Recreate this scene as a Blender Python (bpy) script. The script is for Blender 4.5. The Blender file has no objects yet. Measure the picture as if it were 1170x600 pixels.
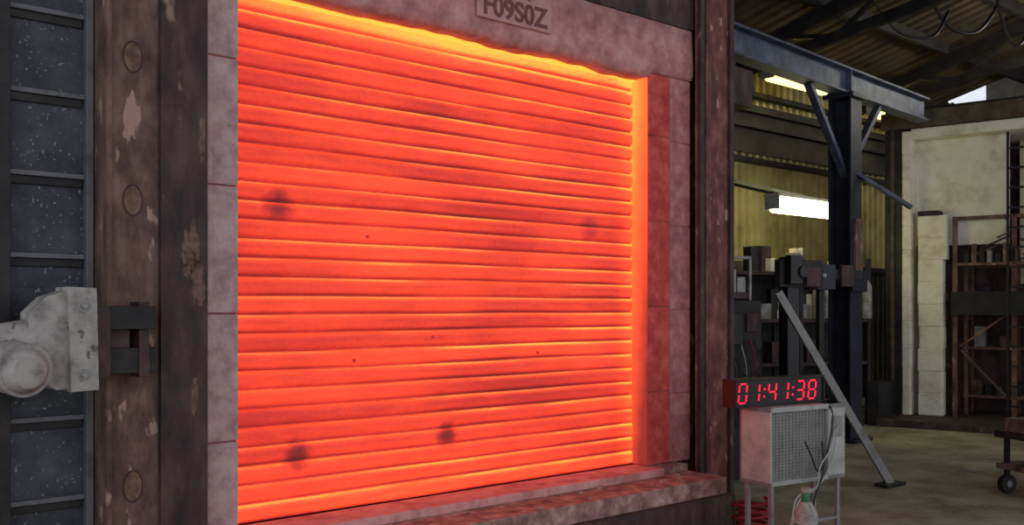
import bpy, bmesh, math, random
from mathutils import Vector, Matrix, noise
random.seed(4)
sc = bpy.context.scene
sc.view_settings.view_transform = 'Standard'
sc.view_settings.look = 'None'

# ------------------------------------------------------------------ materials
def lin(c):
    return tuple(((x/255.0)/12.92 if x/255.0 <= .04045 else ((x/255.0+.055)/1.055)**2.4) for x in c)

def mat(name, c1, c2=None, c3=None, scale=6.0, rough=.8, metal=0.0, bump=.15, fine=40.0, stretch=(1,1,1), speck=None):
    m = bpy.data.materials.new(name); m.use_nodes = True
    nt = m.node_tree; N = nt.nodes; L = nt.links
    b = N['Principled BSDF']
    b.inputs['Roughness'].default_value = rough
    b.inputs['Metallic'].default_value = metal
    c2 = c2 or tuple(x*.7 for x in c1); c3 = c3 or c1
    tc = N.new('ShaderNodeTexCoord'); mp = N.new('ShaderNodeMapping')
    mp.inputs['Scale'].default_value = stretch
    L.new(tc.outputs['Object'], mp.inputs['Vector'])
    n1 = N.new('ShaderNodeTexNoise'); n1.inputs['Scale'].default_value = scale
    n1.inputs['Detail'].default_value = 8; n1.inputs['Roughness'].default_value = .65
    L.new(mp.outputs[0], n1.inputs['Vector'])
    cr = N.new('ShaderNodeValToRGB'); e = cr.color_ramp.elements
    e[0].position = .32; e[0].color = (*lin(c2), 1)
    e[1].position = .68; e[1].color = (*lin(c3), 1)
    x = cr.color_ramp.elements.new(.5); x.color = (*lin(c1), 1)
    L.new(n1.outputs['Fac'], cr.inputs['Fac'])
    out = cr.outputs['Color']
    n2 = N.new('ShaderNodeTexNoise'); n2.inputs['Scale'].default_value = fine
    n2.inputs['Detail'].default_value = 6
    L.new(mp.outputs[0], n2.inputs['Vector'])
    if speck:
        vr = N.new('ShaderNodeTexNoise'); vr.inputs['Scale'].default_value = speck[1]; vr.inputs['Detail'].default_value = 3
        L.new(mp.outputs[0], vr.inputs['Vector'])
        r2 = N.new('ShaderNodeMapRange'); r2.inputs['From Min'].default_value = speck[2]; r2.inputs['From Max'].default_value = speck[2]+.05
        L.new(vr.outputs['Fac'], r2.inputs['Value'])
        mx = N.new('ShaderNodeMixRGB'); L.new(r2.outputs[0], mx.inputs['Fac'])
        L.new(out, mx.inputs['Color1']); mx.inputs['Color2'].default_value = (*lin(speck[0]), 1)
        out = mx.outputs['Color']
    L.new(out, b.inputs['Base Color'])
    if bump:
        bp = N.new('ShaderNodeBump'); bp.inputs['Strength'].default_value = bump
        bp.inputs['Distance'].default_value = .02
        L.new(n2.outputs['Fac'], bp.inputs['Height']); L.new(bp.outputs[0], b.inputs['Normal'])
    return m

def emit(name, col, s):
    m = bpy.data.materials.new(name); m.use_nodes = True
    b = m.node_tree.nodes['Principled BSDF']
    b.inputs['Base Color'].default_value = (*col, 1)
    b.inputs['Emission Color'].default_value = (*col, 1)
    b.inputs['Emission Strength'].default_value = s
    return m

M = {}
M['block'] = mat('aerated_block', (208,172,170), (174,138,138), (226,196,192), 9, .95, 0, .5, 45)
M['blockr'] = mat('glow_pink_block', (186,118,116), (152,92,92), (206,148,142), 9, .95, 0, .5, 45)  # outer jamb block, a weaker tint of shutter glow in its colour
M['blockglow'] = mat('glow_red_block', (210,80,78), (178,60,62), (226,112,104), 8, .95, 0, .5, 45)  # base colour reddened to stand in for shutter glow on the jamb
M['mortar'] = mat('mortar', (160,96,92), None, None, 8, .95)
M['lintel'] = mat('lintel_concrete', (200,138,134), (156,98,98), (224,172,164), 5.5, .95, 0, .5, 22)  # pink in the base colour imitates bloom from the shutter
M['rust'] = mat('rusty_steel', (112,82,72), (70,49,46), (142,112,98), 9, .75, .1, .4, 30, (1,1,.45), ((176,144,128),14,.64))
M['rustdark'] = mat('dark_rusty_steel', (74,53,53), (44,33,35), (100,74,71), 8, .7, .1, .3, 30, (1,1,.4), ((150,118,108),7,.66))
M['rustred'] = mat('red_rusty_steel', (120,70,64), (72,42,42), (160,106,96), 9, .75, .1, .4, 30, (1,1,.5), ((190,146,134),13,.64))
M['brown'] = mat('brown_channel', (86,72,54), (60,50,38), (108,92,70), 6, .8)
M['panel'] = mat('speckled_steel', (68,71,78), (44,46,52), (88,91,98), 4, .7, .1, .3, 50, (1,1,1), ((150,154,162),55,.655))
M['rib'] = mat('grey_rib_steel', (112,112,116), (78,78,83), None, 7, .6, .1)
M['white'] = mat('dusty_grey_paint', (166,160,156), (118,112,108), (190,184,180), 9, .7, 0, .25, 60, (1,1,1), ((96,88,80),14,.64))
M['sill'] = mat('sill_board', (224,160,156), (188,116,116), (238,186,180), 6, .9, 0, .3)  # shutter bloom worked into the board colour as pink
M['ledge'] = mat('ledge_concrete', (168,126,118), (112,78,74), (216,178,166), 8, .95, 0, .7, 25)
M['dark'] = mat('dark_steel', (40,37,38), (25,23,25), (56,50,48), 6, .6, .2)
M['black'] = mat('black_plastic', (18,18,20), (12,12,13), None, 6, .45)
M['blue'] = mat('blue_steel_paint', (76,82,100), (46,51,66), (104,110,130), 4, .5, .1, .1)
M['navy'] = mat('navy_steel_paint', (38,40,52), (24,26,36), (52,55,70), 4, .5, .1, .1)
M['floor'] = mat('shop_concrete', (148,138,114), (104,95,76), (176,168,140), 1.8, .85, 0, .3, 12, (1,1,1), ((196,190,162),14,.66))
M['clad'] = mat('wall_cladding', (180,168,114), (138,128,80), (200,190,136), 1.4, .6, 0, .05)
M['claddk'] = mat('dark_cladding', (50,45,35), (30,27,22), (66,60,46), 2, .8)
M['roof'] = mat('roof_sheet', (76,64,44), (42,34,25), (104,88,60), 1.2, .8, 0, .1)
M['fibre'] = mat('ceramic_fibre', (240,234,212), (208,200,174), (248,244,230), 3, .95, 0, .6, 12)
M['beige'] = mat('beige_lining', (230,222,190), (196,186,150), (240,234,206), 3, .95, 0, .3, 12)
M['wood'] = mat('grey_timber', (110,98,84), (76,66,56), (128,116,102), 6, .8, 0, .2, 30, (1,1,.2))
M['cab'] = mat('cream_cabinet', (176,176,172), (140,140,136), (196,196,192), 4, .5, 0, .05)
M['green'] = mat('green_plastic', (60,130,100), (40,100,80), None, 4, .5)
M['red'] = mat('red_rubber', (150,24,30), (110,16,24), None, 8, .6)
M['tube'] = emit('tube_light', (1.0,.93,.50), 13)
M['tube2'] = emit('old_tube_light', (1.0,.80,.28), 2.6)
M['filltube'] = emit('added_fill_tube', (1.0,.96,.80), 42)  # for an added lamp out of view that brightens the second furnace
M['led'] = emit('red_led', (1.0,.012,.04), 1.6)
M['hole'] = mat('filled_hole', (124,94,76), (92,66,56), (144,114,92), 14, .9)
M['holerim'] = mat('hole_rim', (80,56,50), (60,40,36), None, 14, .9)
M['patch'] = mat('bare_scale_patch', (112,84,78), (78,56,54), (138,110,102), 22, .9, 0, .5)
M['steelbar'] = mat('galvanised_bar', (150,148,146), (112,110,108), None, 7, .5, .3)
M['signm'] = mat('sign_board', (206,154,148), (178,124,120), None, 5, .9)
M['ink'] = mat('sign_ink', (132,76,78), (116,64,66), None, 5, .9)

# ------------------------------------------------------------------ mesh builder
class B:
    def __init__(s, name, mats, loc=(0,0,0), rz=0.0, parent=None, bevel=.004):
        s.name=name; s.bm=bmesh.new(); s.m=mats; s.loc=loc; s.rz=rz; s.p=parent; s.bv=bevel
    def _v(s, pts, faces, mi, smooth=False):
        vs=[s.bm.verts.new(p) for p in pts]
        for f in faces:
            try:
                fc=s.bm.faces.new([vs[i] for i in f]); fc.material_index=mi; fc.smooth=smooth
            except ValueError: pass
        return vs
    def box(s,x0,x1,y0,y1,z0,z1,mi=0):
        P=[(x0,y0,z0),(x1,y0,z0),(x1,y1,z0),(x0,y1,z0),(x0,y0,z1),(x1,y0,z1),(x1,y1,z1),(x0,y1,z1)]
        s._v(P,[(0,3,2,1),(4,5,6,7),(0,1,5,4),(1,2,6,5),(2,3,7,6),(3,0,4,7)],mi); return s
    def bar(s,a,b,w,h,mi=0):
        a=Vector(a); b=Vector(b); d=(b-a).normalized()
        up=Vector((0,0,1)) if abs(d.z)<.98 else Vector((0,1,0))
        r=d.cross(up).normalized(); u=r.cross(d).normalized()
        P=[]
        for q in (a,b):
            for i,j in ((-1,-1),(1,-1),(1,1),(-1,1)):
                P.append(q+r*(i*w/2)+u*(j*h/2))
        s._v(P,[(0,1,2,3),(7,6,5,4),(0,4,5,1),(1,5,6,2),(2,6,7,3),(3,7,4,0)],mi); return s
    def cyl(s,a,b,r,mi=0,n=20,r2=None):
        a=Vector(a); b=Vector(b); r2=r if r2 is None else r2
        d=(b-a).normalized(); up=Vector((0,0,1)) if abs(d.z)<.98 else Vector((0,1,0))
        e=d.cross(up).normalized(); f=e.cross(d).normalized()
        P=[a+(e*math.cos(2*math.pi*i/n)+f*math.sin(2*math.pi*i/n))*r for i in range(n)]
        P+=[b+(e*math.cos(2*math.pi*i/n)+f*math.sin(2*math.pi*i/n))*r2 for i in range(n)]
        F=[(i,(i+1)%n,n+(i+1)%n,n+i) for i in range(n)]
        vs=s._v(P,F,mi,True)
        for fc in (list(reversed(vs[:n])), vs[n:]):
            q=s.bm.faces.new(fc); q.material_index=mi
        return s
    def path(s,pts,r,mi=0,n=8):
        pts=[Vector(p) for p in pts]
        out=[]
        for i in range(len(pts)-1):
            p0=pts[max(i-1,0)];p1=pts[i];p2=pts[i+1];p3=pts[min(i+2,len(pts)-1)]
            for k in range(8):
                t=k/8
                out.append(.5*((2*p1)+(p2-p0)*t+(2*p0-5*p1+4*p2-p3)*t*t+(3*p1-p0-3*p2+p3)*t**3))
        out.append(pts[-1]); rings=[]
        for i,p in enumerate(out):
            d=(out[min(i+1,len(out)-1)]-out[max(i-1,0)]).normalized()
            up=Vector((0.13,.2,1)) if abs(d.z)<.97 else Vector((0,1,0))
            e=d.cross(up).normalized(); f=e.cross(d)
            rings.append([s.bm.verts.new(p+(e*math.cos(2*math.pi*j/n)+f*math.sin(2*math.pi*j/n))*r) for j in range(n)])
        for a,b in zip(rings,rings[1:]):
            for j in range(n):
                q=s.bm.faces.new((a[j],a[(j+1)%n],b[(j+1)%n],b[j])); q.material_index=mi; q.smooth=True
        for rr in (rings[0],rings[-1]):
            q=s.bm.faces.new(rr); q.material_index=mi
        return s
    def prism(s,poly,axis,a,b,mi=0):
        def mk(p,t):
            return {'x':(t,p[0],p[1]),'y':(p[0],t,p[1]),'z':(p[0],p[1],t)}[axis]
        n=len(poly); P=[mk(p,a) for p in poly]+[mk(p,b) for p in poly]
        s._v(P,[tuple(range(n)),tuple(reversed(range(n,2*n)))]+[(i,n+i,n+(i+1)%n,(i+1)%n) for i in range(n)],mi); return s
    def done(s):
        bmesh.ops.recalc_face_normals(s.bm,faces=s.bm.faces)
        me=bpy.data.meshes.new(s.name); s.bm.to_mesh(me); s.bm.free()
        for k in s.m: me.materials.append(M[k] if isinstance(k,str) else k)
        o=bpy.data.objects.new(s.name,me); sc.collection.objects.link(o)
        if s.p: o.parent=s.p
        else:
            o.location=s.loc; o.rotation_euler=(0,0,s.rz)
        if s.bv:
            md=o.modifiers.new('bev','BEVEL'); md.width=s.bv; md.segments=2; md.limit_method='ANGLE'; md.angle_limit=math.radians(50)
        return o

WL=(0.955,7.5,0); WR=math.atan2(.65,.76)      # furnace-wall frame: x along wall, y into the furnace

# ------------------------------------------------------------------ roller shutter
def shutter():
    pitch=.1075; z0=.436; nsl=29; U0,U1=-3.42,-.016; nu=110
    prof=[(0,.012),(.045,.014),(.08,.0),(.16,-.008),(.4,-.012),(.6,-.012),(.84,-.009),(.93,.0),(.965,.012)]
    bm=bmesh.new(); uvl=bm.loops.layers.uv.new('UVMap'); rows=[]
    for k in range(nsl):
        for ph,off in prof: rows.append((z0+(k+ph)*pitch,off,k))
    grid=[]
    for (z,off,k) in rows:
        r=[]
        for i in range(nu+1):
            u=U0+(U1-U0)*i/nu
            w=.0022*math.sin(u*1.7+k*.35)+.0012*math.sin(u*5.1+k*.8)
            hh=min(1,(z-z0)/.3)
            vy=off+.004*noise.noise(Vector((u*1.3,k*.35,0)))
            r.append((bm.verts.new((u,vy+.02,z+w*hh)),(u,z)))
        grid.append(r)
    for a,b in zip(grid,grid[1:]):
        for i in range(nu):
            q=[a[i],a[i+1],b[i+1],b[i]]
            f=bm.faces.new([x[0] for x in q]); f.smooth=True
            for l,x in zip(f.loops,q): l[uvl].uv=x[1]
    me=bpy.data.meshes.new('roller_shutter'); bm.to_mesh(me); bm.free()
    o=bpy.data.objects.new('roller_shutter',me); sc.collection.objects.link(o)
    o.location=WL; o.rotation_euler=(0,0,WR)
    m=bpy.data.materials.new('red_hot_slats'); m.use_nodes=True; nt=m.node_tree; N=nt.nodes; L=nt.links
    b=N['Principled BSDF']; b.inputs['Base Color'].default_value=(.10,.03,.025,1); b.inputs['Roughness'].default_value=.7
    uv=N.new('ShaderNodeUVMap'); uv.uv_map='UVMap'; sx=N.new('ShaderNodeSeparateXYZ'); L.new(uv.outputs[0],sx.inputs[0])
    U=sx.outputs['X']; Z=sx.outputs['Y']
    def ma(op,a,bb=None,c=None,clamp=False):
        n=N.new('ShaderNodeMath'); n.operation=op; n.use_clamp=clamp
        for i,v in enumerate((a,bb,c)):
            if v is None: continue
            if isinstance(v,(int,float)): n.inputs[i].default_value=v
            else: L.new(v,n.inputs[i])
        return n.outputs[0]
    def mr(v,a,b2,c,d,t='SMOOTHSTEP'):
        n=N.new('ShaderNodeMapRange'); n.interpolation_type=t
        L.new(v,n.inputs['Value'])
        for k,x in zip(('From Min','From Max','To Min','To Max'),(a,b2,c,d)): n.inputs[k].default_value=x
        return n.outputs[0]
    def nz(su,sz,detail=4,off=0):
        c=N.new('ShaderNodeCombineXYZ'); L.new(ma('MULTIPLY',U,su),c.inputs[0]); L.new(ma('MULTIPLY',Z,sz),c.inputs[1]); c.inputs[2].default_value=off
        n=N.new('ShaderNodeTexNoise'); n.inputs['Scale'].default_value=1; n.inputs['Detail'].default_value=detail; L.new(c.outputs[0],n.inputs['Vector'])
        return ma('SUBTRACT',n.outputs['Fac'],.5)
    slat=ma('DIVIDE',ma('SUBTRACT',Z,z0),pitch)
    ph=ma('FRACT',slat); idx=ma('FLOOR',slat)
    cr=N.new('ShaderNodeValToRGB'); e=cr.color_ramp.elements
    st=[(0,.18),(.06,.22),(.11,.36),(.17,.44),(.24,.49),(.40,.49),(.55,.46),(.68,.50),(.78,.60),(.86,.78),(.92,.80),(.95,.48),(.975,.22),(1,.18)]
    e[0].position=0; e[0].color=(st[0][1],)*3+(1,); e[1].position=1; e[1].color=(st[-1][1],)*3+(1,)
    for p,v in st[1:-1]:
        q=cr.color_ramp.elements.new(p); q.color=(v,v,v,1)
    L.new(ph,cr.inputs['Fac'])
    base=cr.outputs['Color']
    c=N.new('ShaderNodeCombineXYZ'); L.new(ma('MULTIPLY',U,.8),c.inputs[0]); L.new(ma('MULTIPLY',idx,3.7),c.inputs[1])
    n=N.new('ShaderNodeTexNoise'); n.inputs['Scale'].default_value=1; n.inputs['Detail'].default_value=2; L.new(c.outputs[0],n.inputs['Vector'])
    seamv=mr(n.outputs['Fac'],.36,.62,.45,1.25)
    seamv=ma('MULTIPLY',seamv,mr(U,-3.3,-1.2,.82,1.1))
    I=ma('ADD',.50,ma('MULTIPLY',ma('SUBTRACT',base,.50),seamv))
    c=N.new('ShaderNodeCombineXYZ'); L.new(ma('MULTIPLY',U,.35),c.inputs[0]); L.new(ma('MULTIPLY',idx,5.3),c.inputs[1]); c.inputs[2].default_value=4
    n=N.new('ShaderNodeTexNoise'); n.inputs['Scale'].default_value=1; n.inputs['Detail'].default_value=1; L.new(c.outputs[0],n.inputs['Vector'])
    I=ma('ADD',I,ma('MULTIPLY',ma('SUBTRACT',n.outputs['Fac'],.5),.32))
    I=ma('ADD',I,ma('MULTIPLY',nz(.5,5,3),.26))
    I=ma('ADD',I,ma('MULTIPLY',nz(1.1,1.4,3,7),.36))
    I=ma('ADD',I,ma('MULTIPLY',nz(5,30,4,9),.14))
    I=ma('ADD',I,ma('MULTIPLY',nz(28,34,3,2),.12))
    I=ma('ADD',I,mr(Z,3.22,3.42,0,.48))
    I=ma('ADD',I,mr(U,-.24,0,0,.20))
    I=ma('ADD',I,mr(U,-3.35,-2.2,-.04,0))
    I=ma('ADD',I,mr(Z,.44,.80,.12,0))
    for (pu,pz,r,s_) in ((-3.013,2.239,.125,.32),(-1.809,.816,.105,.38),(-2.90,.792,.11,.34),(-.483,2.238,.13,.16)):
        d=ma('SQRT',ma('ADD',ma('POWER',ma('ABSOLUTE',ma('SUBTRACT',U,pu)),2.0),ma('POWER',ma('ABSOLUTE',ma('SUBTRACT',Z,pz)),2.0)))
        d=ma('ADD',d,ma('MULTIPLY',nz(14,14,3,5),.09))
        I=ma('SUBTRACT',I,mr(d,0.02,r,s_,0))
    c2=N.new('ShaderNodeValToRGB'); e=c2.color_ramp.elements
    cols=[(0,(.10,.010,.010)),(.2,(.34,.014,.012)),(.38,(.70,.030,.018)),(.5,(1.02,.060,.022)),(.62,(1.35,.095,.027)),(.74,(1.5,.17,.04)),(.86,(1.6,.32,.055)),(1,(1.6,.62,.08))]
    e[0].position=0; e[0].color=(*cols[0][1],1); e[1].position=1; e[1].color=(*cols[-1][1],1)
    for p,v in cols[1:-1]:
        q=c2.color_ramp.elements.new(p); q.color=(*v,1)
    L.new(I,c2.inputs['Fac']); L.new(c2.outputs['Color'],b.inputs['Emission Color'])
    b.inputs['Emission Strength'].default_value=.92
    me.materials.append(m)
    hm=emit('hot_rivet',(.45,.02,.015),.6)
    rb=B('rivets',[hm],parent=o,bevel=0)
    for u,z in ((-1.678,3.13),(-2.549,2.59),(-2.426,2.09),(-1.929,1.463),(-2.519,1.33),(-1.011,1.333)):
        rb.cyl((u,.02,z),(u,-.002,z),.010,0,10)
    rb.done()
    return o
sh=shutter()

root=bpy.data.objects.new('test_furnace',None); sc.collection.objects.link(root); root.location=WL; root.rotation_euler=(0,0,WR)

# side and head strips: glow of the hot gap painted in as emission
gm=bpy.data.materials.new('reveal_glow'); gm.use_nodes=True
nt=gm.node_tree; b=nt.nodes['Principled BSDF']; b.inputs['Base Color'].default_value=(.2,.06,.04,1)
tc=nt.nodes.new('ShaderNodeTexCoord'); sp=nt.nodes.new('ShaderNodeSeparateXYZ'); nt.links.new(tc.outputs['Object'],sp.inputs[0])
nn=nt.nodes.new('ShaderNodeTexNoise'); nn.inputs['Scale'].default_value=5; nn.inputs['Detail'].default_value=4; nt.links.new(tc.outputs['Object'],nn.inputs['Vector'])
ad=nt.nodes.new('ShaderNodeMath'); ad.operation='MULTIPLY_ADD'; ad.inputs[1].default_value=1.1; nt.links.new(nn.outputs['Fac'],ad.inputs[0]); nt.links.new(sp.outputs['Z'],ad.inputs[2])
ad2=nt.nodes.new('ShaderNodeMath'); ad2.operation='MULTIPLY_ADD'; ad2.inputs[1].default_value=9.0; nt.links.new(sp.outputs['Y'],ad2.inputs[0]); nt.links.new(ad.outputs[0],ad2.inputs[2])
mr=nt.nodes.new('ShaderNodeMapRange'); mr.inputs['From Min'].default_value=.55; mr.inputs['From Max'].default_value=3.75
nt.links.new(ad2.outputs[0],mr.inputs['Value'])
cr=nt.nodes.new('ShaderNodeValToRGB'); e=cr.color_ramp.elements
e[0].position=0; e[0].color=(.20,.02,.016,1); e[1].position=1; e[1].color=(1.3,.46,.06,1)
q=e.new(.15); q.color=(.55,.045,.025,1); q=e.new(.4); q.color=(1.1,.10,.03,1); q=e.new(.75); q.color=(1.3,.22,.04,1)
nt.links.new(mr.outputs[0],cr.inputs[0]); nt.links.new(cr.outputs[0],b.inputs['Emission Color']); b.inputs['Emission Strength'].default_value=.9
M['revealglow']=gm
M['headglow']=emit('head_gap_glow',(1.0,.42,.05),1.3)  # emissive strip painting the glow of the gap under the lintel
g=B('glow_strips',['revealglow','headglow'],parent=root,bevel=0)
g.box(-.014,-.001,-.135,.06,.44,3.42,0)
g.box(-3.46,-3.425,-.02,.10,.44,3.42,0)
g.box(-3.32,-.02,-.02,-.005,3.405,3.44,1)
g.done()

# ------------------------------------------------------------------ furnace wall (blocks + lintel)
jb=B('jamb_blocks',['block','blockglow','mortar','blockr'],parent=root,bevel=.010)
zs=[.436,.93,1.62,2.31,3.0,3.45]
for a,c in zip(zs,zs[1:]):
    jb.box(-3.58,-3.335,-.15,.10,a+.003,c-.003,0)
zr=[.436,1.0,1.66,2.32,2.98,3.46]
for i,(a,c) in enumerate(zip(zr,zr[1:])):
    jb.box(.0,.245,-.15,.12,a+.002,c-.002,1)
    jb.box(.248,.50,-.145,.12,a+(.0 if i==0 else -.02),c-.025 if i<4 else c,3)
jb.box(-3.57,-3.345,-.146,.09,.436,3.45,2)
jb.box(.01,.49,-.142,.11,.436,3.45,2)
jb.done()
lb=bmesh.new(); nx=120; sec=[]
for i in range(nx+1):
    u=-3.9+(4.40)*i/nx
    dz=.030*noise.noise(Vector((u*1.8,0,0)))+.016*noise.noise(Vector((u*6,3,0)))
    zb=3.425+dz
    if u<-3.3 or u>0: zb=3.465
    zt=3.86
    dv=.012*noise.noise(Vector((u*4,9,0)))
    pts=[(u,-.16+dv,zt),(u,-.17+dv,zt-.2),(u,-.175+dv,zb+.05),(u,-.155+dv,zb),(u,-.03,zb-.004),(u,.12,zb+.05),(u,.12,zt)]
    sec.append([lb.verts.new(p) for p in pts])
for a,c in zip(sec,sec[1:]):
    for j in range(7):
        f=lb.faces.new((a[j],c[j],c[(j+1)%7],a[(j+1)%7])); f.smooth=True
lb.faces.new(sec[0]); lb.faces.new(sec[-1])
bmesh.ops.recalc_face_normals(lb,faces=lb.faces)
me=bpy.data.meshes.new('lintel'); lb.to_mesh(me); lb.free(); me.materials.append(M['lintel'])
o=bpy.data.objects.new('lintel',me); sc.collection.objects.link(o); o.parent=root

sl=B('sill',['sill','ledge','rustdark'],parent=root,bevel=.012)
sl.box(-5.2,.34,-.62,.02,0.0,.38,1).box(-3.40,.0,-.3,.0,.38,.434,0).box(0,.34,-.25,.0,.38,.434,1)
sl.box(-5.2,.34,-.70,-.62,.02,.26,2)
for j in range(26):
    x=random.uniform(-3.2,.3); y=random.uniform(-.6,-.33); w=random.uniform(.01,.035)
    sl.box(x,x+w*1.6,y,y+w,.378,.38+w*.6,1)
sl.done()
bd=B('body',['dark','rustdark'],parent=root,bevel=.01)
bd.box(-5.3,.94,.30,2.4,0,4.3,0).box(-5.3,.94,.13,.30,3.5,4.3,0).box(-5.3,-3.6,.02,.28,.4,3.5,0).box(.5,.94,.01,.28,0,3.5,0)
bd.box(-5.2,.94,-.16,.12,3.87,4.25,1)
bd.done()

# steel columns
c=B('steel_column',['rustred','rustdark','dark'],WL,WR,bevel=.006)
c.box(.505,.95,-.21,-.185,0,4.3,0).box(.505,.95,-.03,-.004,0,3.86,0).box(.70,.73,-.185,-.03,0,3.86,1)
c.box(.505,.56,-.245,-.21,0,4.3,1).box(.90,.95,-.24,-.21,0,4.3,1).box(.60,.66,-.225,-.21,0,4.3,0)
c.done()
c=B('steel_column',['rust','rustdark','hole','holerim','patch'],WL,WR,bevel=.006)
c.box(-4.06,-3.83,-.31,-.28,.38,4.2,0).box(-3.83,-3.59,-.345,-.31,.38,4.2,1).box(-3.83,-3.59,-.05,-.02,.38,4.2,1).box(-3.72,-3.69,-.31,-.05,.38,4.2,1)
c.box(-4.085,-4.06,-.33,-.02,.38,4.2,0)
for zz in (.78,1.478,2.176,2.874,3.57):
    n=24; poly=[(-3.955+.042*math.cos(2*math.pi*i/n), zz+.070*math.sin(2*math.pi*i/n)) for i in range(n)]
    c.prism(poly,'y',-.3135,-.305,2)
    poly=[(-3.955+.050*math.cos(2*math.pi*i/n), zz+.081*math.sin(2*math.pi*i/n)) for i in range(n)]
    c.prism(poly,'y',-.312,-.305,3)
# flaked scale on the flange
def flake(cx,cz,rx,rz,sd):
    n=40; poly=[]
    for i in range(n):
        an=2*math.pi*i/n; rr=1+.55*noise.noise(Vector((math.cos(an)*2.6,math.sin(an)*2.6,sd)))+.3*noise.noise(Vector((math.cos(an)*7,math.sin(an)*7,sd)))
        poly.append((cx+rx*rr*math.cos(an),cz+rz*rr*math.sin(an)))
    c.prism(poly,'y',-.3465,-.34,4)
flake(-3.675,1.96,.045,.11,5); flake(-3.64,1.79,.035,.12,9); flake(-3.70,1.84,.02,.04,2); flake(-3.66,1.2,.02,.09,3); flake(-3.62,2.5,.015,.12,4)
c.box(-4.08,-3.80,-.38,-.25,.38,.43,0)
c.done()

# ribbed steel panel
p=B('ribbed_steel_panel',['panel','rib','dark'],WL,WR,bevel=.004)
p.box(-5.2,-4.09,-.10,-.04,.38,4.2,0)
for i in range(10):
    zz=1.898+(i-4)*.391
    if zz<.4: continue
    p.box(-4.47,-4.125,-.135,-.10,zz-.010,zz+.014,1)
    p.box(-4.46,-4.13,-.118,-.10,zz-.05,zz-.010,2)
    p.box(-5.1,-4.56,-.135,-.10,zz-.012,zz+.02,1)
p.box(-4.52,-4.47,-.20,-.10,.38,4.2,2).box(-4.125,-4.09,-.16,-.10,.38,4.2,1)
for i in range(11):
    zz=.6+i*.3; x=-4.28+random.uniform(-.12,.1)
    p.cyl((x,-.10,zz),(x,-.112,zz),.010,1,8)
p.done()

# clamp actuator
a=B('clamp_actuator',['white','dark','rustdark','steelbar'],WL,WR,bevel=.012)
a.prism([(-4.47,1.63),(-4.40,1.70),(-4.30,1.735),(-4.22,1.735),(-4.21,1.30),(-4.36,1.285),(-4.47,1.36)],'y',-.52,-.36,0)
a.prism([(-4.32,1.745),(-4.20,1.74),(-4.19,1.28),(-4.31,1.275)],'y',-.56,-.35,0)
a.cyl((-4.55,-.50,1.40),(-4.52,-.66,1.385),.115,0,32); a.cyl((-4.52,-.66,1.385),(-4.512,-.70,1.382),.10,0,32,.07)
a.cyl((-4.44,-.44,1.52),(-4.66,-.44,1.48),.085,0,24)
a.cyl((-4.43,-.46,1.40),(-4.56,-.48,1.40),.07,0,20)
for zz in (1.35,1.66): a.cyl((-4.255,-.56,zz),(-4.255,-.58,zz),.016,3,6)
a.cyl((-4.255,-.56,1.66),(-4.255,-.565,1.66),.028,3,20); a.cyl((-4.255,-.56,1.35),(-4.255,-.565,1.35),.026,3,20)
a.box(-4.19,-3.90,-.47,-.35,1.55,1.66,1).box(-4.19,-3.88,-.43,-.35,1.34,1.46,1).box(-4.19,-4.00,-.40,-.35,1.46,1.55,2)
a.box(-4.19,-4.12,-.50,-.35,1.33,1.66,2).box(-3.97,-3.92,-.44,-.313,1.32,1.68,2).box(-4.1,-4.0,-.36,-.313,1.34,1.66,1)
a.done()

# sign on lintel
s=B('test_number_sign',['signm','ink'],(WL[0],WL[1],0),WR,bevel=.002)
s.box(-1.72,-1.07,-.20,-.182,3.545,3.92,0)
so=s.done()
def text(body,size,x,y,z,par,mt):
    cu=bpy.data.curves.new('lettering','FONT'); cu.body=body; cu.size=size; cu.extrude=.002; cu.offset=.004
    cu.align_x='CENTER'
    t=bpy.data.objects.new('lettering',cu); sc.collection.objects.link(t); t.parent=par
    t.location=(x,y,z); t.rotation_euler=(math.radians(90),0,0); cu.materials.append(M[mt]); return t
text('F09S0Z',.185,-1.395,-.2035,3.572,so,'ink'); text('TEST',.15,-1.395,-.2035,3.73,so,'ink')

# ------------------------------------------------------------------ hall shell
f=B('floor',['floor'],WL,WR,bevel=0); f.box(-9,17,-9,4.6,-.12,0,0); f.done()
def roofz(v): return 5.4+.25*(4.2-v)
bm=bmesh.new(); u=-9.0; pr=[]
while u<16.0:
    pr+= [(u,0),(u+.09,0),(u+.11,-.06),(u+.17,-.06),(u+.19,0)]; u+=.19
va=[bm.verts.new((x,4.2+y,2.3)) for x,y in pr]; vb=[bm.verts.new((x,4.2+y,5.45)) for x,y in pr]; vc=[bm.verts.new((x,4.2+y,0)) for x,y in pr]
for i in range(len(pr)-1):
    q=bm.faces.new((va[i],va[i+1],vb[i+1],vb[i])); q.material_index=0
    q=bm.faces.new((vc[i],vc[i+1],va[i+1],va[i])); q.material_index=1
me=bpy.data.meshes.new('wall_back'); bm.to_mesh(me); bm.free(); me.materials.append(M['clad']); me.materials.append(M['claddk'])
o=bpy.data.objects.new('wall_back',me); sc.collection.objects.link(o); o.location=WL; o.rotation_euler=(0,0,WR)
r=B('wall_rails',['dark','claddk'],WL,WR,bevel=.004)
for zz in (2.3,3.95,4.5,4.75,5.0): r.box(-9,16,4.0,4.13,zz,zz+.08,0)
r.box(-9,16,4.10,4.135,4.12,4.9,1)
for uu in (2.5,9.9,13.6): r.box(uu,uu+.2,3.9,4.13,0,5.42,0)
r.done()
B('wall_right',['claddk'],WL,WR,bevel=0).box(16,16.1,-9,4.2,0,7,0).done()
bm=bmesh.new(); pr=[]; u=-9.0
while u<16.0:
    pr+=[(u,0),(u+.12,0),(u+.15,.04),(u+.22,.04),(u+.25,0)]; u+=.25
cuts=[4.35,3.5,2.2,1.0,-2,-5,-9]
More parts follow.
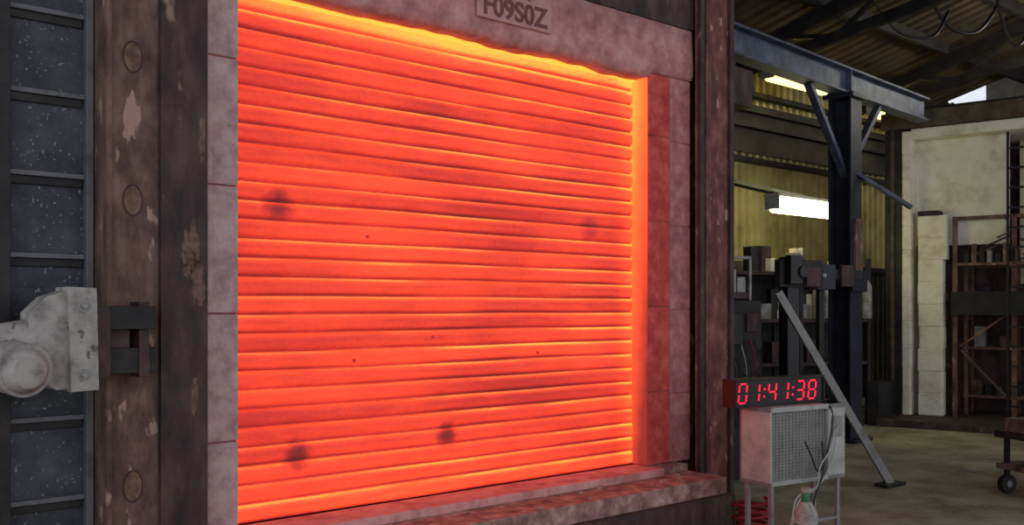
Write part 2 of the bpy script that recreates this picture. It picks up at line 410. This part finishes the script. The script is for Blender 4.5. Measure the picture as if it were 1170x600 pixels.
gr=[[bm.verts.new((x,v,roofz(v)+y)) for x,y in pr] for v in cuts]
for k in range(len(cuts)-1):
    for i in range(len(pr)-1):
        if k==1 and 12.7<pr[i][0]<14.9: continue
        bm.faces.new((gr[k][i],gr[k][i+1],gr[k+1][i+1],gr[k+1][i]))
me=bpy.data.meshes.new('ceiling'); bm.to_mesh(me); bm.free(); me.materials.append(M['roof'])
o=bpy.data.objects.new('ceiling',me); sc.collection.objects.link(o); o.location=WL; o.rotation_euler=(0,0,WR)
r=B('roof_trusses',['dark','navy','rustdark'],WL,WR,bevel=0)
for v in (3.7,2.1,.9,-.3,-1.5,-2.7): r.box(-9,16,v,v+.08,roofz(v)-.2,roofz(v)-.02,0)
for uu in (2.4,6.1,9.8,13.5):
    r.bar((uu,4.1,roofz(4.1)-.3),(uu,-8,roofz(-8)-.3),.12,.2,0)
    r.bar((uu,4.1,5.0),(uu,-8,6.6),.1,.14,0)
    for k in range(6):
        v=3.6-k*1.7
        r.bar((uu,v,5.0+(4.1-v)*.132),(uu,v-.85,roofz(v-.85)-.3),.06,.06,0)
        r.bar((uu,v-.85,roofz(v-.85)-.3),(uu,v-1.7,5.0+(5.8-v)*.132),.06,.06,0)
r.done()

# lights
for (u0,v,z,ln,tm) in ((5.5,2.53,3.10,1.46,'tube'),(6.65,3.4,5.20,1.5,'tube2'),(9.7,3.4,5.05,1.5,'tube2'),(8.6,-.3,5.3,1.5,'filltube')):  # last entry is an unseen lamp added to light the second furnace
    l=B('fluorescent_light',[tm,'cab','dark'],WL,WR,bevel=0)
    l.cyl((u0,v,z-.03),(u0+ln,v,z-.03),.08,0,16); l.cyl((u0,v-.11,z-.03),(u0+ln,v-.11,z-.03),.08,0,16)
    l.cyl((u0,v-.055,z-.09),(u0+ln,v-.055,z-.09),.08,0,16)
    l.box(u0-.04,u0+ln+.04,v-.16,v+.09,z+.05,z+.09,1)
    l.box(u0-.02,u0,v-.15,v+.08,z-.12,z+.05,1); l.box(u0+ln,u0+ln+.02,v-.15,v+.08,z-.12,z+.05,1)
    if z<4:
        l.bar((u0+.2,v,z+.09),(u0+.2,4.1,z+.55),.04,.04,2); l.bar((u0+1.25,v,z+.09),(u0+1.25,4.1,z+.55),.04,.04,1)
    else:
        for q in (.3,1.2): l.bar((u0+q,v,z+.09),(u0+q,v,roofz(v)-.02),.02,.02,2)
    l.done()

# gantry
GR=math.atan2(3.5,3.46); G=(4.15,12.0,0)
g=B('steel_gantry',['blue','navy','dark','rust'],G,GR,bevel=.005)
zb=4.30
g.box(-4.1,2.45,-.10,.10,zb,zb+.03,0).box(-4.1,2.45,-.10,.10,zb+.30,zb+.33,0).box(-4.1,2.45,-.012,.012,zb+.03,zb+.30,0)
g.box(-.15,.15,-.15,-.12,0,zb,1).box(-.15,.15,.12,.15,0,zb,1).box(-.015,.015,-.12,.12,0,zb,1)
g.box(-.25,.25,-.25,.25,0,.04,2)
g.box(-.20,.20,-.2,.2,zb-.06,zb,1).box(-.012,.012,-.09,.09,zb+.03,zb+.30,0)
g.box(-.2,.2,-.2,-.15,1.85,2.1,1)
g.bar((0,0,3.3),(-.95,0,zb),.09,.07,0).bar((0,0,3.3),(.95,0,zb),.09,.07,0).bar((0,-.1,3.35),(.55,-.6,2.9),.07,.05,0)
g.box(-.1,.1,-.19,-.15,2.1,2.75,3)
g.box(-3.95,-3.7,-.12,.12,0,zb,1)
g.done()
h=B('chain_hoist',['dark','rustdark'],(2.25,9.95,0),GR,bevel=.01)
h.box(-.18,.18,-.16,.10,3.72,4.1,1).cyl((-.22,-.02,3.92),(.24,-.02,3.92),.13,0,20).box(-.05,.05,-.04,.04,4.1,4.30,0)
h.cyl((0,0,3.72),(0,0,3.60),.03,0,10)
h.path([(.03,0,3.62),(.06,0,3.55),(.02,0,3.50),(-.03,0,3.54)],.015,0)
h.done()

# ------------------------------------------------------------------ second furnace
S=(5.74,14.2,0); SR=math.atan2(-.6,.8)
s=B('ceramic_lined_furnace',['dark','fibre','beige','rustdark','brown'],S,SR,bevel=.02)
s.box(-.20,.05,-.12,1.6,0,4.55,0).box(.05,3.6,-.12,1.6,4.25,4.55,0).box(3.4,3.7,-.12,1.6,0,4.55,0)
s.box(-.24,3.7,-.20,-.12,4.26,4.50,4).box(-.12,-.06,-.15,-.12,0,4.26,4)
for k in range(12):
    za=.08+k*.345; w=.025*noise.noise(Vector((k*1.7,4,0)))
    s.box(.05,.17+w,-.15-w,1.2,za,za+.347,1)
s.box(.17,3.4,-.14,1.2,4.10,4.25,1)
s.box(.17,3.4,1.2,1.3,.08,4.10,3)
s.box(.17,1.42,.10,.16,2.55,4.10,1)
s.box(1.42,3.4,.9,1.0,2.0,4.10,2)
s.box(-.1,3.6,-.95,1.3,0,.10,3).box(-.24,-.05,-.9,-.12,0,.6,0)
n=9
for k in range(n):
    za=.10+k*2.88/n; w=.035*noise.noise(Vector((k*.9,1,0)))
    s.box(.26+w,.60+w*.5+(.05 if k>6 else 0),-.10+w,.08,za,za+2.88/n+.002,1)
s.box(.26,.56,-.13,.09,2.98,3.05,0)
s.done()
k=B('steel_rack',['dark','rust','steelbar','navy','beige'],S,SR,bevel=.003)
for x in (.80,1.42,2.2,3.0):
    for y in (.42,.82): k.box(x-.025,x+.025,y-.025,y+.025,.10,3.05 if x>1.5 else 2.5,1)
for zz in (.35,1.05,2.25): 
    k.box(.76,3.05,.39,.44,zz,zz+.04,1); k.box(.76,3.05,.80,.84,zz,zz+.04,1)
for zz in (2.6,2.92): k.box(1.5,3.05,.39,.44,zz,zz+.04,1)
k.box(.70,3.05,.39,.84,1.62,1.66,0).box(.70,3.05,-.10,-.03,1.55,1.88,0)
for x in (.74,1.5,2.6): k.box(x-.03,x+.03,-.03,.03,.10,2.95,1)
k.box(.71,2.6,-.03,.03,2.9,2.95,1).box(.71,2.6,-.03,.03,2.25,2.29,1)
for j in range(26):
    x=random.uniform(.8,2.6); zz=random.choice([.39,1.09,1.66,.39,1.66,2.29]); w=random.uniform(.06,.20); hh=random.uniform(.06,.3)
    if zz>2 : hh=min(hh,.2)
    k.box(x,x+w,.46,.46+w,zz,zz+hh,random.choice([0,0,1,1,2,3]))
for j in range(12):
    k.bar((.8+j*.16,.0,2.27+.12*(j%4)),(1.12+j*.16,.06,2.40+.13*(j%4)),.025,.025,j%2)
for j in range(7):
    x=.86+j*.1; hh=.12+.05*((j*3)%4); k.box(x,x+.06,-.03,.03,2.29,2.29+hh,[0,1,0,2,0,1,0][j])
k.bar((.8,.0,1.1),(1.4,.0,1.55),.03,.03,1).bar((1.42,.0,.4),(.82,.0,1.05),.03,.03,1)
k.done()
k=B('steel_ladder',['black'],S,SR,bevel=0)
k.box(1.45,1.48,-.3,-.26,.1,4.05,0).box(1.85,1.88,-.3,-.26,.1,4.05,0)
for j in range(14): k.box(1.45,1.88,-.29,-.27,.3+j*.27,.33+j*.27,0)
k.done()

# ------------------------------------------------------------------ mid clutter
k=B('storage_rack',['dark','rustdark','white','navy','beige','steelbar'],(2.9,12.9,0),math.radians(20),bevel=.004)
for x in (0,1.15,2.3):
    for y in (0,.6): k.box(x-.03,x+.03,y-.03,y+.03,0,2.35,0)
for zz in (.2,.85,1.45,2.1): k.box(-.03,2.33,-.02,.62,zz,zz+.05,1)
k.box(-.03,2.33,.60,.63,.1,2.3,0)
for j in range(44):
    x=random.uniform(0,2.1); zz=random.choice([.25,.9,1.5,2.15]); w=random.uniform(.06,.24); hh=random.uniform(.1,.42)
    k.box(x,x+w,.02,.02+w,zz,zz+hh,random.choice([0,1,1,3,0,0,2,4]))
for x in (1.42,1.57,2.26): 
    k.cyl((x,-.02,1.5),(x,-.02,1.95),.07,2,18); k.cyl((x,-.02,1.95),(x,-.02,2.04),.07,2,18,.03)
k.done()

k=B('control_panel',['dark','black','cab','red','steelbar','rustdark'],(2.0,9.15,0),math.radians(25),bevel=.006)
k.box(0,.42,0,.2,.0,1.72,1).box(-.02,.44,-.03,.22,1.00,1.72,0).box(.04,.20,-.06,-.03,1.3,1.6,1).box(.25,.39,-.05,-.03,1.42,1.6,5)
k.box(.03,.32,0,.2,1.74,1.80,5).box(.06,.18,.02,.16,1.80,2.02,4).box(.2,.3,.03,.16,1.80,1.95,4).box(.03,.06,.0,.03,1.8,2.15,4).box(.32,.35,.0,.03,1.72,2.15,4).box(.03,.35,.0,.03,2.12,2.15,4)
for j in range(6):
    x=.05+j*.06
    k.path([(x,-.04,1.35),(x+.03,-.10,1.1),(x-.02+random.uniform(-.06,.06),-.12,.8),(x+.05,-.06,.5)],.006,[5,1,2,1,3,1][j])
k.path([(.1,-.04,1.2),(.2,-.12,1.0),(.35,-.12,1.08),(.42,-.04,1.25)],.008,1)
k.done()
k=B('switch_post',['black','dark','rustdark'],(2.72,9.45,0),math.radians(30),bevel=.006)
k.box(-.08,.08,-.06,.06,0,2.15,0).box(-.20,.38,-.08,-.0,1.85,2.12,1).box(-.14,.02,-.16,-.08,1.88,2.16,0).box(.1,.3,-.14,-.08,1.86,2.05,2).box(-.2,.2,-.2,.2,0,.03,1)
k.cyl((.02,-.18,2.0),(.02,-.05,2.0),.06,0,14)
k.done()
k=B('junction_box',['dark','navy','rustdark','steelbar'],(3.55,11.1,0),math.radians(30),bevel=.006)
k.box(-.15,.15,-.1,.1,1.86,2.15,1).box(-.04,.04,-.03,.03,0,1.86,0).box(-.2,.2,-.2,.2,0,.03,0).box(.15,.7,-.02,.03,1.98,2.1,0).box(.3,.5,-.06,-.02,1.9,2.15,2)
k.cyl((-.06,-.1,2.02),(-.06,-.13,2.02),.03,3,12)
k.done()
k=B('leaning_brace_bar',['steelbar','dark'],(0,0,0),0,bevel=.004)
k.bar((2.50,9.05,1.80),(3.50,8.92,.03),.10,.07,0); k.bar((3.38,8.82,.02),(3.62,9.0,.02),.14,.03,1)
k.done()
k=B('timber_stack',['wood','rustdark','dark'],(2.55,11.1,0),math.radians(10),bevel=.004)
for j in range(4):
    for i in range(5): k.box(-.3+.01*j,.55+random.uniform(-.1,.1),i*.13,i*.13+.11,.02+j*.1,.1+j*.1,(i+j)%3)
k.done()
k=B('equipment_trolley',['dark','black','rust','steelbar'],(4.50,8.35,0),math.radians(20),bevel=.006)
k.box(-.10,.85,-.25,.3,.50,.56,0).box(-.08,.85,-.25,.3,.22,.27,2)
for x in (0.0,.78):
    for y in (-.2,.25):
        k.box(x-.02,x+.02,y-.02,y+.02,.12,.9 if x>.5 else .56,0); k.cyl((x,y-.03,.085),(x,y+.03,.085),.085,1,20); k.cyl((x,y-.035,.085),(x,y+.035,.085),.03,3,12)
k.box(-.08,.5,-.2,.2,.56,.68,2).cyl((-.06,-.2,.38),(.6,-.2,.38),.10,1,18)
k.done()

# ------------------------------------------------------------------ cabinet + timer
CA=math.atan2(.53,.848); C=(1.77,6.6,0)
cb=B('vented_heater_cabinet',['cab','dark','steelbar','black'],C,CA,bevel=.01)
z0,z1=.42,.962; W=.77; D=.287
cb.box(0,.02,0,D,z0,z1,0).box(W-.18,W,0,D,z0,z1,0).box(.0,W,D-.02,D,z0,z1,0).box(0,W,0,D,z1-.035,z1,0).box(0,W,0,D,z0,z0+.03,0)
cb.box(.02,W-.18,.03,.05,z0+.03,z1-.03,0)
for j in range(22):
    zz=z0+.05+j*.022; cb.box(.02,W-.18,.018,.03,zz,zz+.009,2)
for j in range(17):
    x=.035+j*.034; cb.box(x,x+.006,.012,.02,z0+.03,z1-.035,2)
cb.box(W-.15,W-.03,-.004,.0,z0+.3,z0+.45,2)
for (x,y) in ((.04,.03),(.04,D-.04),(W-.05,.03),(W-.05,D-.04)): cb.box(x-.015,x+.015,y-.015,y+.015,0,z0,2)
cb.box(.03,W-.04,.02,.04,.12,.14,2)
cabo=cb.done()
t=B('digital_timer',['black','led','dark'],C,CA,bevel=.004)
a0,a1=-.235,.66; b0=.10; zb=.964; h=.195
t.box(a0,a1,b0,b0+.12,zb,zb+h,0)
t.box(a0,a1,b0-.012,b0,zb,zb+.014,2).box(a0,a1,b0-.012,b0,zb+h-.014,zb+h,2).box(a0,a0+.012,b0-.012,b0,zb,zb+h,2).box(a1-.012,a1,b0-.012,b0,zb,zb+h,2)
SEG={'0':'abcdef','1':'bc','4':'fgbc','3':'abgcd','8':'abcdefg'}
dw,dh,th=.072,.130,.012; x=a0+.030; zc=zb+.033
def seg(x,ch):
    W2=dw; Hh=dh/2
    P={'a':((0,dh),(W2,dh)),'d':((0,0),(W2,0)),'g':((0,Hh),(W2,Hh)),'f':((0,Hh),(0,dh)),'e':((0,0),(0,Hh)),'b':((W2,Hh),(W2,dh)),'c':((W2,0),(W2,Hh))}
    for s_,((xa,za),(xb,zb_)) in P.items():
        if s_ not in SEG[ch]: continue
        g_=.009
        if xa==xb: p=(x+xa+za*.1,b0-.004,zc+za+g_); q=(x+xb+zb_*.1,b0-.004,zc+zb_-g_)
        else: p=(x+xa+g_+za*.1,b0-.004,zc+za); q=(x+xb-g_+zb_*.1,b0-.004,zc+zb_)
        t.bar(p,q,.006 if xa!=xb else th,th if xa!=xb else .006,1)
for ch in '01:41:38':
    if ch==':':
        t.box(x-.002,x+.012,b0-.006,b0,zc+.03,zc+.044,1); t.box(x+.003,x+.017,b0-.006,b0,zc+.08,zc+.094,1); x+=.042
    else:
        seg(x,ch); x+=.122
t.done()
k=B('power_cables',['black','cab'],parent=cabo,bevel=0)
k.path([(.60,.05,.985),(.60,-.03,.90),(.57,-.035,.72),(.50,-.04,.55),(.42,-.05,.50),(.35,-.05,.62),(.30,-.04,.72)],.006,0)
k.path([(.66,-.02,.80),(.60,-.04,.60),(.48,-.05,.44),(.34,-.06,.36),(.22,-.05,.30),(.12,-.08,.1),(.1,-.12,.02)],.006,1)
k.path([(.64,-.02,.78),(.56,-.04,.64),(.44,-.05,.52),(.40,-.06,.40),(.20,-.06,.34),(.10,-.10,.2),(.0,-.12,.02)],.006,1)
k.path([(.5,-.02,.70),(.48,-.05,.50),(.36,-.07,.30),(.30,-.12,.1),(.5,-.2,.02)],.007,0)
k.done()
k=B('gas_bottle',['white','green','dark'],(1.93,6.32,0),0,bevel=.003)
k.cyl((0,0,0),(0,0,.30),.075,0,28).cyl((0,0,.30),(0,0,.38),.075,0,28,.035).cyl((0,0,.38),(0,0,.44),.028,1,18).cyl((0,0,.44),(0,0,.47),.035,0,18).cyl((0,0,.10),(0,0,.24),.0765,1,28)
k.done()
k=B('red_hose_coil',['red'],(1.80,7.2,0),0,bevel=0)
pts=[]
for i in range(44):
    an=i*.6; rr=.13+.02*math.sin(i*.9); pts.append((rr*math.cos(an),rr*math.sin(an),.02+i*.0045))
k.path(pts,.014,0,8); k.done()
k=B('hanging_hoses',['black','rustdark'],(0,0,0),0,bevel=0)
k.path([(5.6,13.0,5.9),(5.9,13.0,5.45),(6.3,13.1,5.4),(6.6,13.2,5.7),(6.8,13.3,6.1)],.025,0)
k.path([(4.6,12.4,5.7),(5.0,12.5,5.25),(5.5,12.6,5.2),(5.8,12.8,5.6)],.02,0)
k.path([(6.5,13.0,6.0),(6.7,13.0,5.3),(6.9,13.0,5.25),(7.2,13.1,5.9)],.02,0)
k.done()

# ------------------------------------------------------------------ world + camera
w=bpy.data.worlds.new('World'); sc.world=w; w.use_nodes=True
bg=w.node_tree.nodes['Background']; bg.inputs[0].default_value=(.88,.92,1.0,1); bg.inputs[1].default_value=.92
cam=bpy.data.cameras.new('camera'); co=bpy.data.objects.new('camera',cam); sc.collection.objects.link(co)
co.location=(0,0,1.65); co.rotation_euler=(math.radians(90),0,0)
cam.sensor_width=36; cam.lens=1100/1170*36; cam.shift_y=52/1170; cam.clip_end=200
sc.camera=co
